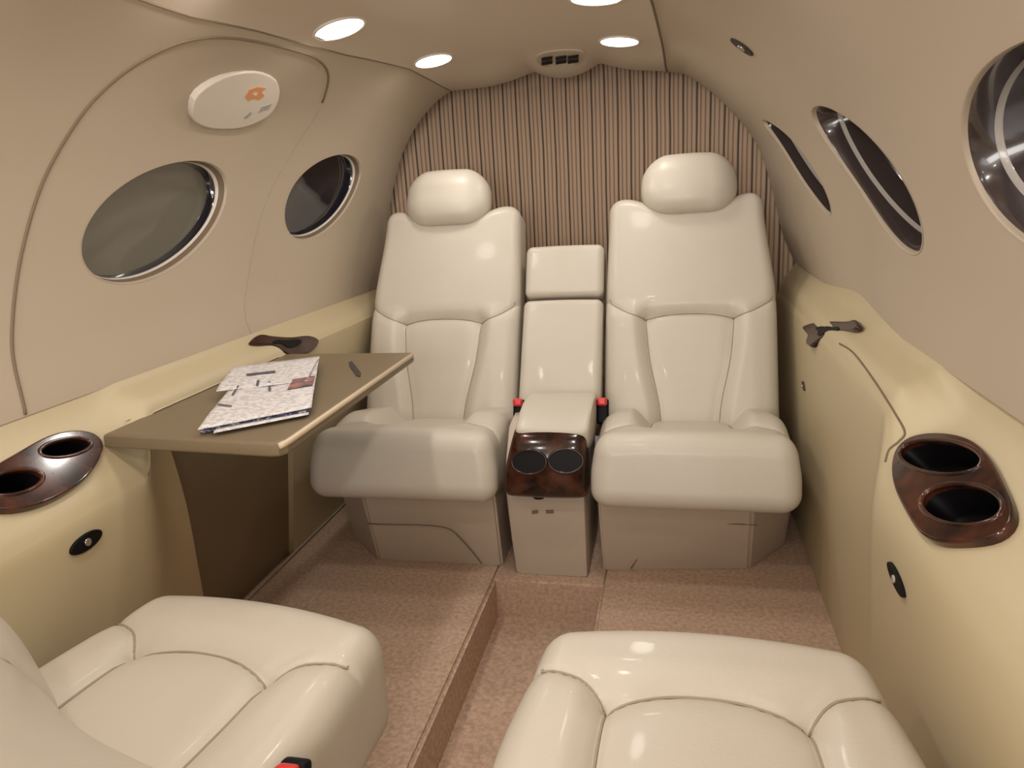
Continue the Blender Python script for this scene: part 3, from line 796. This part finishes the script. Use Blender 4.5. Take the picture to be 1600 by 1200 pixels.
# ------------------------------------------------------------------ front seats (facing the rear ones)
def front_seat(origin, yaw, s, label, recline, back_len, group='front cabin seats', deep=.40, bw=0.0, backyaw=0.0, bx=0.0, wing=0.0, back=.13):
    """origin = centre of the front edge at cushion-top height; local y runs toward the backrest (toward the camera side)"""
    t = empty('cabin_seat', (origin[0], origin[1] - .2, 0)); tag(t, label, 'seat', group)
    c, sn_ = math.cos(yaw), math.sin(yaw); xa = Vector((-c, -sn_, 0)); ya = Vector((sn_, -c, 0))
    # local x points to -X world so that the face normal stays up
    mw = mw_of(origin, xa, ya); Wc = .415
    def rel(x, y):
        side = sst((np.abs(x) - .095) / .05); fr = sst((.125 - y) / .05)
        return .008 * np.maximum(side, fr) + .006 * (1 - (2 * x / Wc) ** 2) - .008 * sst((.05 - y) / .05)
    def wr(Q):
        Q[:, 0] *= .90 + .10 * sst(Q[:, 1] / .22)
        bow = .022 * (1 - (2 * Q[:, 0] / Wc) ** 2); Q[:, 1] -= bow * sst((.15 - Q[:, 1]) / .15); return Q
    q = .104
    pad('seat_cushion', Wc, deep, .155, .040, mw, seams=[[(-q, .135), (-.05, .118), (0, .114), (.05, .118), (q, .135)], [(-q, .135), (-q, .25), (-q + .004, deep)], [(q, .135), (q, .25), (q - .004, deep)],
        [(-q, .135), (-.14, .105), (-.205, .085)], [(q, .135), (.14, .105), (.205, .085)]], relief=rel, warp=wr, parent=t)
    # backrest
    up = Vector((0, -math.sin(recline), math.cos(recline)))
    Rz = Matrix.Rotation(backyaw, 3, 'Z')
    bo = Vector(origin) + ya * (deep - back) + Vector((bx, 0, -.05)); Wb = .44
    bxa = Rz @ xa; bup = Rz @ up
    mb = mw_of(bo, bxa, bup)
    def relb(x, y):
        side = sst(((x if wing else np.abs(x)) - .085) / .06)
        return .016 * side * (1 - .5 * sst((y - .33) / .1)) + wing * sst((x + .02) / .24)
    n_ = mb.to_3x3().col[2]
    seams = [[(-.07, 0), (-.08, .15), (-.112, .33)], [(.07, 0), (.08, .15), (.112, .33)], [(-.112, .33), (0, .345), (.112, .33)], [(-.112, .33), (-.222, .385)], [(.112, .33), (.222, .385)]]
    if not wing:
        pad('backrest', Wb, back_len, .11, .034, mb, seams=seams, relief=relb, parent=t, d=.006)
    else:
        # the reclined, slightly twisted back with its high outboard wing, from a control net (columns inboard to outboard)
        G = [[(-.055, .455, .345), (-.15, .495, .352), (-.23, .507, .358), (-.33, .528, .366), (-.42, .572, .368), (-.475, .575, .360)],
             [(-.055, .385, .415), (-.15, .425, .432), (-.23, .435, .440), (-.33, .468, .462), (-.42, .540, .494), (-.475, .545, .490)],
             [(-.055, .290, .500), (-.15, .325, .520), (-.23, .335, .530), (-.33, .370, .555), (-.42, .445, .590), (-.475, .450, .585)],
             [(-.060, .190, .590), (-.15, .215, .610), (-.23, .220, .620), (-.33, .245, .640), (-.42, .300, .668), (-.470, .305, .660)],
             [(-.070, .080, .690), (-.15, .095, .705), (-.23, .100, .712), (-.33, .110, .722), (-.42, .135, .735), (-.460, .138, .730)]]
        rows_ = [catmull(g, 8) for g in G]; cols_ = [catmull([r_[i] for r_ in rows_], 8) for i in range(len(rows_[0]))]
        N1, N2 = len(cols_) - 1, len(cols_[0]) - 1; A_ = np.array([[list(v) for v in c_] for c_ in cols_])
        du = np.gradient(A_, axis=0); dv = np.gradient(A_, axis=1); nn_ = np.cross(du, dv); nn_ /= np.linalg.norm(nn_, axis=2)[..., None]
        def wnet(Q):
            u = np.clip((Q[:, 0] + Wb / 2) / Wb, 0, 1) * N1; v = np.clip(Q[:, 1] / back_len, 0, 1) * N2
            i = np.minimum(u.astype(int), N1 - 1); j = np.minimum(v.astype(int), N2 - 1); a = (u - i)[:, None]; b = (v - j)[:, None]
            f = lambda M_: (M_[i, j] * (1 - a) + M_[i + 1, j] * a) * (1 - b) + (M_[i, j + 1] * (1 - a) + M_[i + 1, j + 1] * a) * b
            return f(A_) + f(nn_) * Q[:, 2:3]
        pad('backrest', Wb, back_len, .10, .030, Matrix.Identity(4), seams=[[(-.10, 0), (-.10, .30), (-.12, .5)], [(.085, 0), (.09, .30), (.11, .5)]], warp=wnet, parent=t, d=.006)
    # base
    bm = bmesh.new(); g = bmesh.ops.create_cube(bm, size=1)['verts']
    for v in g:
        f_ = .84 if v.co.z < 0 else .94
        v.co = Vector((v.co.x * Wc * f_, .24 + v.co.y * (.34 if v.co.z > 0 else .27), 0 if v.co.z > 0 else 1))
        p = Vector(origin) + xa * v.co.x + ya * v.co.y; v.co = Vector((p.x, p.y, (origin[2] - .135) if v.co.z < .5 else .001))
    bmesh.ops.recalc_face_normals(bm, faces=bm.faces)
    bmesh.ops.bevel(bm, geom=[e for e in bm.edges if abs(e.verts[0].co.z - e.verts[1].co.z) > .1], offset=.03, segments=4, affect='EDGES')
    keep(from_bm('seat_base', bm, M['base'], sharp=25), t)
    return t
front_seat((.312, .778, .372), 0.0, 1, 'cream leather aft facing seat in front, beside the right sidewall', math.radians(50), .50, deep=.50)
front_seat((-.262, .775, .372), math.radians(-7), -1, 'cream leather aft facing seat in front, beside the fold-out table', math.radians(50), .60, deep=.42, backyaw=math.radians(24), wing=.095, back=.165)
buckle(438, 1219, 'red topped belt buckle at the inner edge of the aft facing seat by the table', .405, .50)

# ------------------------------------------------------------------ fold-out table and newspaper
TZ = .566
t = empty('folding_table', (-.44, 1.2, TZ)); tag(t, 'taupe fold-out table with pale edge, extended from the left ledge', 'table')
tp = [(-.604, .915), (-.30, .890), (-.284, .893), (-.276, .905), (-.287, 1.485), (-.604, 1.485)]
mt = Matrix.Translation((0, 0, TZ))
plate('table_top', tp, [], mt, .012, .006, M['taupe'], t, z=-.011)
keep(tube('edge_trim', [(-.285, .8955, TZ - .006), (-.2795, .901, TZ - .005), (-.278, .915, TZ - .005), (-.2815, 1.10, TZ - .005), (-.2885, 1.480, TZ - .005)], .0052, M['edge'], ns=10), t)
keep(tube('hinge_slot', [(-.5985, 1.02, TZ + .001), (-.5985, 1.2, TZ + .001), (-.5985, 1.46, TZ + .001)], .0030, M['dark']), t)
ml = frame(Vector((0, 0, TZ + .0012)), Vector((0, 0, 1)), (1, 0, 0))
plate('table_latch', to_local([(545, 567), (550, 565), (564, 583), (563, 589), (557, 588), (547, 574)], ml), [], ml, .002, .0008, M['dark'], t, z=.0)

def paper_mat(name, scale, ink=.35, blue=False):
    Mt = bpy.data.materials.new(name); Mt.use_nodes = True; nt = Mt.node_tree; b = nt.nodes['Principled BSDF']; b.inputs['Roughness'].default_value = .75
    tc = nt.nodes.new('ShaderNodeTexCoord'); mp = nt.nodes.new('ShaderNodeMapping'); mp.inputs['Rotation'].default_value = (0, 0, math.radians(8)); nt.links.new(tc.outputs['Object'], mp.inputs[0])
    wv = nt.nodes.new('ShaderNodeTexWave'); wv.inputs['Scale'].default_value = scale; wv.bands_direction = 'Y'; wv.inputs['Distortion'].default_value = 1.5; wv.inputs['Detail Scale'].default_value = 60; nt.links.new(mp.outputs[0], wv.inputs[0])
    n = nt.nodes.new('ShaderNodeTexNoise'); n.inputs['Scale'].default_value = 110; nt.links.new(tc.outputs['Object'], n.inputs[0])
    r1 = nt.nodes.new('ShaderNodeValToRGB'); r1.color_ramp.elements[0].position = .46; r1.color_ramp.elements[1].position = .56; nt.links.new(n.outputs['Fac'], r1.inputs[0])
    mu = nt.nodes.new('ShaderNodeMath'); mu.operation = 'MULTIPLY'; nt.links.new(wv.outputs['Fac'], mu.inputs[0]); nt.links.new(r1.outputs[0], mu.inputs[1])
    mx = nt.nodes.new('ShaderNodeMix'); mx.data_type = 'RGBA'; mx.inputs['A'].default_value = (.03, .035, .10, 1) if blue else (.66, .63, .62, 1); mx.inputs['B'].default_value = (.62, .62, .66, 1) if blue else (ink, ink * .95, ink * .95, 1)
    nt.links.new(mu.outputs[0], mx.inputs['Factor']); nt.links.new(mx.outputs['Result'], b.inputs['Base Color']); return Mt
M['paper'] = paper_mat('newsprint', 90); M['paper_blue'] = paper_mat('blue_printed_page', 60, blue=True)
M['photo'] = mat('printed_photo', (.35, .16, .12), .7, (45, (.06, .05, .09), .12))
M['ink'] = mat('printed_ink', (.10, .09, .11), .7)
t = empty('newspaper', (-.46, 1.17, TZ)); tag(t, 'folded newspaper lying on the fold-out table', 'newspaper')
def sheet_paper(name, corners_px, z, m, crumple=0.0, n=26, dz=(0, 0, 0, 0), seed=0):
    c = [on_plane(px, py, (0, 0, z), (0, 0, 1)) for px, py in corners_px]; rnd = random.Random(seed); vs = []
    ph = [(rnd.uniform(20, 60), rnd.uniform(20, 60), rnd.uniform(0, 6), rnd.uniform(.2, 1)) for _ in range(7)]
    for i in range(n + 1):
        for j in range(n + 1):
            a, b = i / n, j / n; p = (c[0] * (1 - a) + c[1] * a) * (1 - b) + (c[3] * (1 - a) + c[2] * a) * b
            h = (dz[0] * (1 - a) + dz[1] * a) * (1 - b) + (dz[3] * (1 - a) + dz[2] * a) * b
            q = sum(abs(math.sin(p.x * u + p.y * v + w)) * k for u, v, w, k in ph) / 7
            e = min(1, 5 * b, 6 * (1 - b) + .3)
            vs.append((p.x, p.y, z + h + crumple * q * e))
    o = mesh(name, vs, grid_faces(n + 1, n + 1), M[m]); so = o.modifiers.new('s', 'SOLIDIFY'); so.thickness = .0012; so.offset = -1
    return keep(o, t), c
sheet_paper('under_page', [(312, 677), (484, 648), (497, 575), (372, 590)], TZ + .003, 'paper_blue', seed=1)
sheet_paper('under_page', [(334, 679), (482, 650), (496, 572), (385, 590)], TZ + .005, 'paper', seed=2, dz=(.002, .002, 0, 0))
sheet_paper('under_page', [(318, 672), (483, 643), (496, 570), (372, 588)], TZ + .009, 'paper_blue', seed=3)
o, c4 = sheet_paper('front_page', [(309, 672), (487, 638), (500, 561), (392, 574)], TZ + .013, 'paper', crumple=.010, seed=7, dz=(0, .001, .004, .004))
o2, _ = sheet_paper('front_page', [(338, 612), (480, 596), (498, 563), (366, 578)], TZ + .020, 'paper', crumple=.009, seed=9, dz=(0, 0, .001, .004))
bvp = bvh_of(o2); bvq = bvh_of(o)
def print_patch(name, px4, m, n=8):
    vs = []
    for i in range(n + 1):
        for j in range(n + 1):
            a, b = i / n, j / n; x = (px4[0][0] * (1 - a) + px4[1][0] * a) * (1 - b) + (px4[3][0] * (1 - a) + px4[2][0] * a) * b
            y = (px4[0][1] * (1 - a) + px4[1][1] * a) * (1 - b) + (px4[3][1] * (1 - a) + px4[2][1] * a) * b
            l = [q for q in (bvp.ray_cast(CAM, ray(x, y))[0], bvq.ray_cast(CAM, ray(x, y))[0]) if q]
            l = min(l, key=lambda q: (q - CAM).length) if l else on_plane(x, y, (0, 0, TZ + .02), (0, 0, 1))
            vs.append(l + Vector((0, 0, .0030)))
    keep(mesh(name, vs, grid_faces(n + 1, n + 1), M[m]), t)
print_patch('printed_photo', [(449, 611), (489, 604), (493, 589), (458, 595)], 'photo')
for q in ([(400, 606), (404, 606), (406, 596), (402, 596)], [(420, 613), (424, 613), (423, 598), (419, 598)], [(340, 635), (362, 638), (363, 636), (341, 633)], [(362, 619), (372, 604), (374, 605), (365, 620)], [(385, 586), (430, 581), (431, 584), (386, 589)]):
    print_patch('printed_ink', q, 'ink', 3)
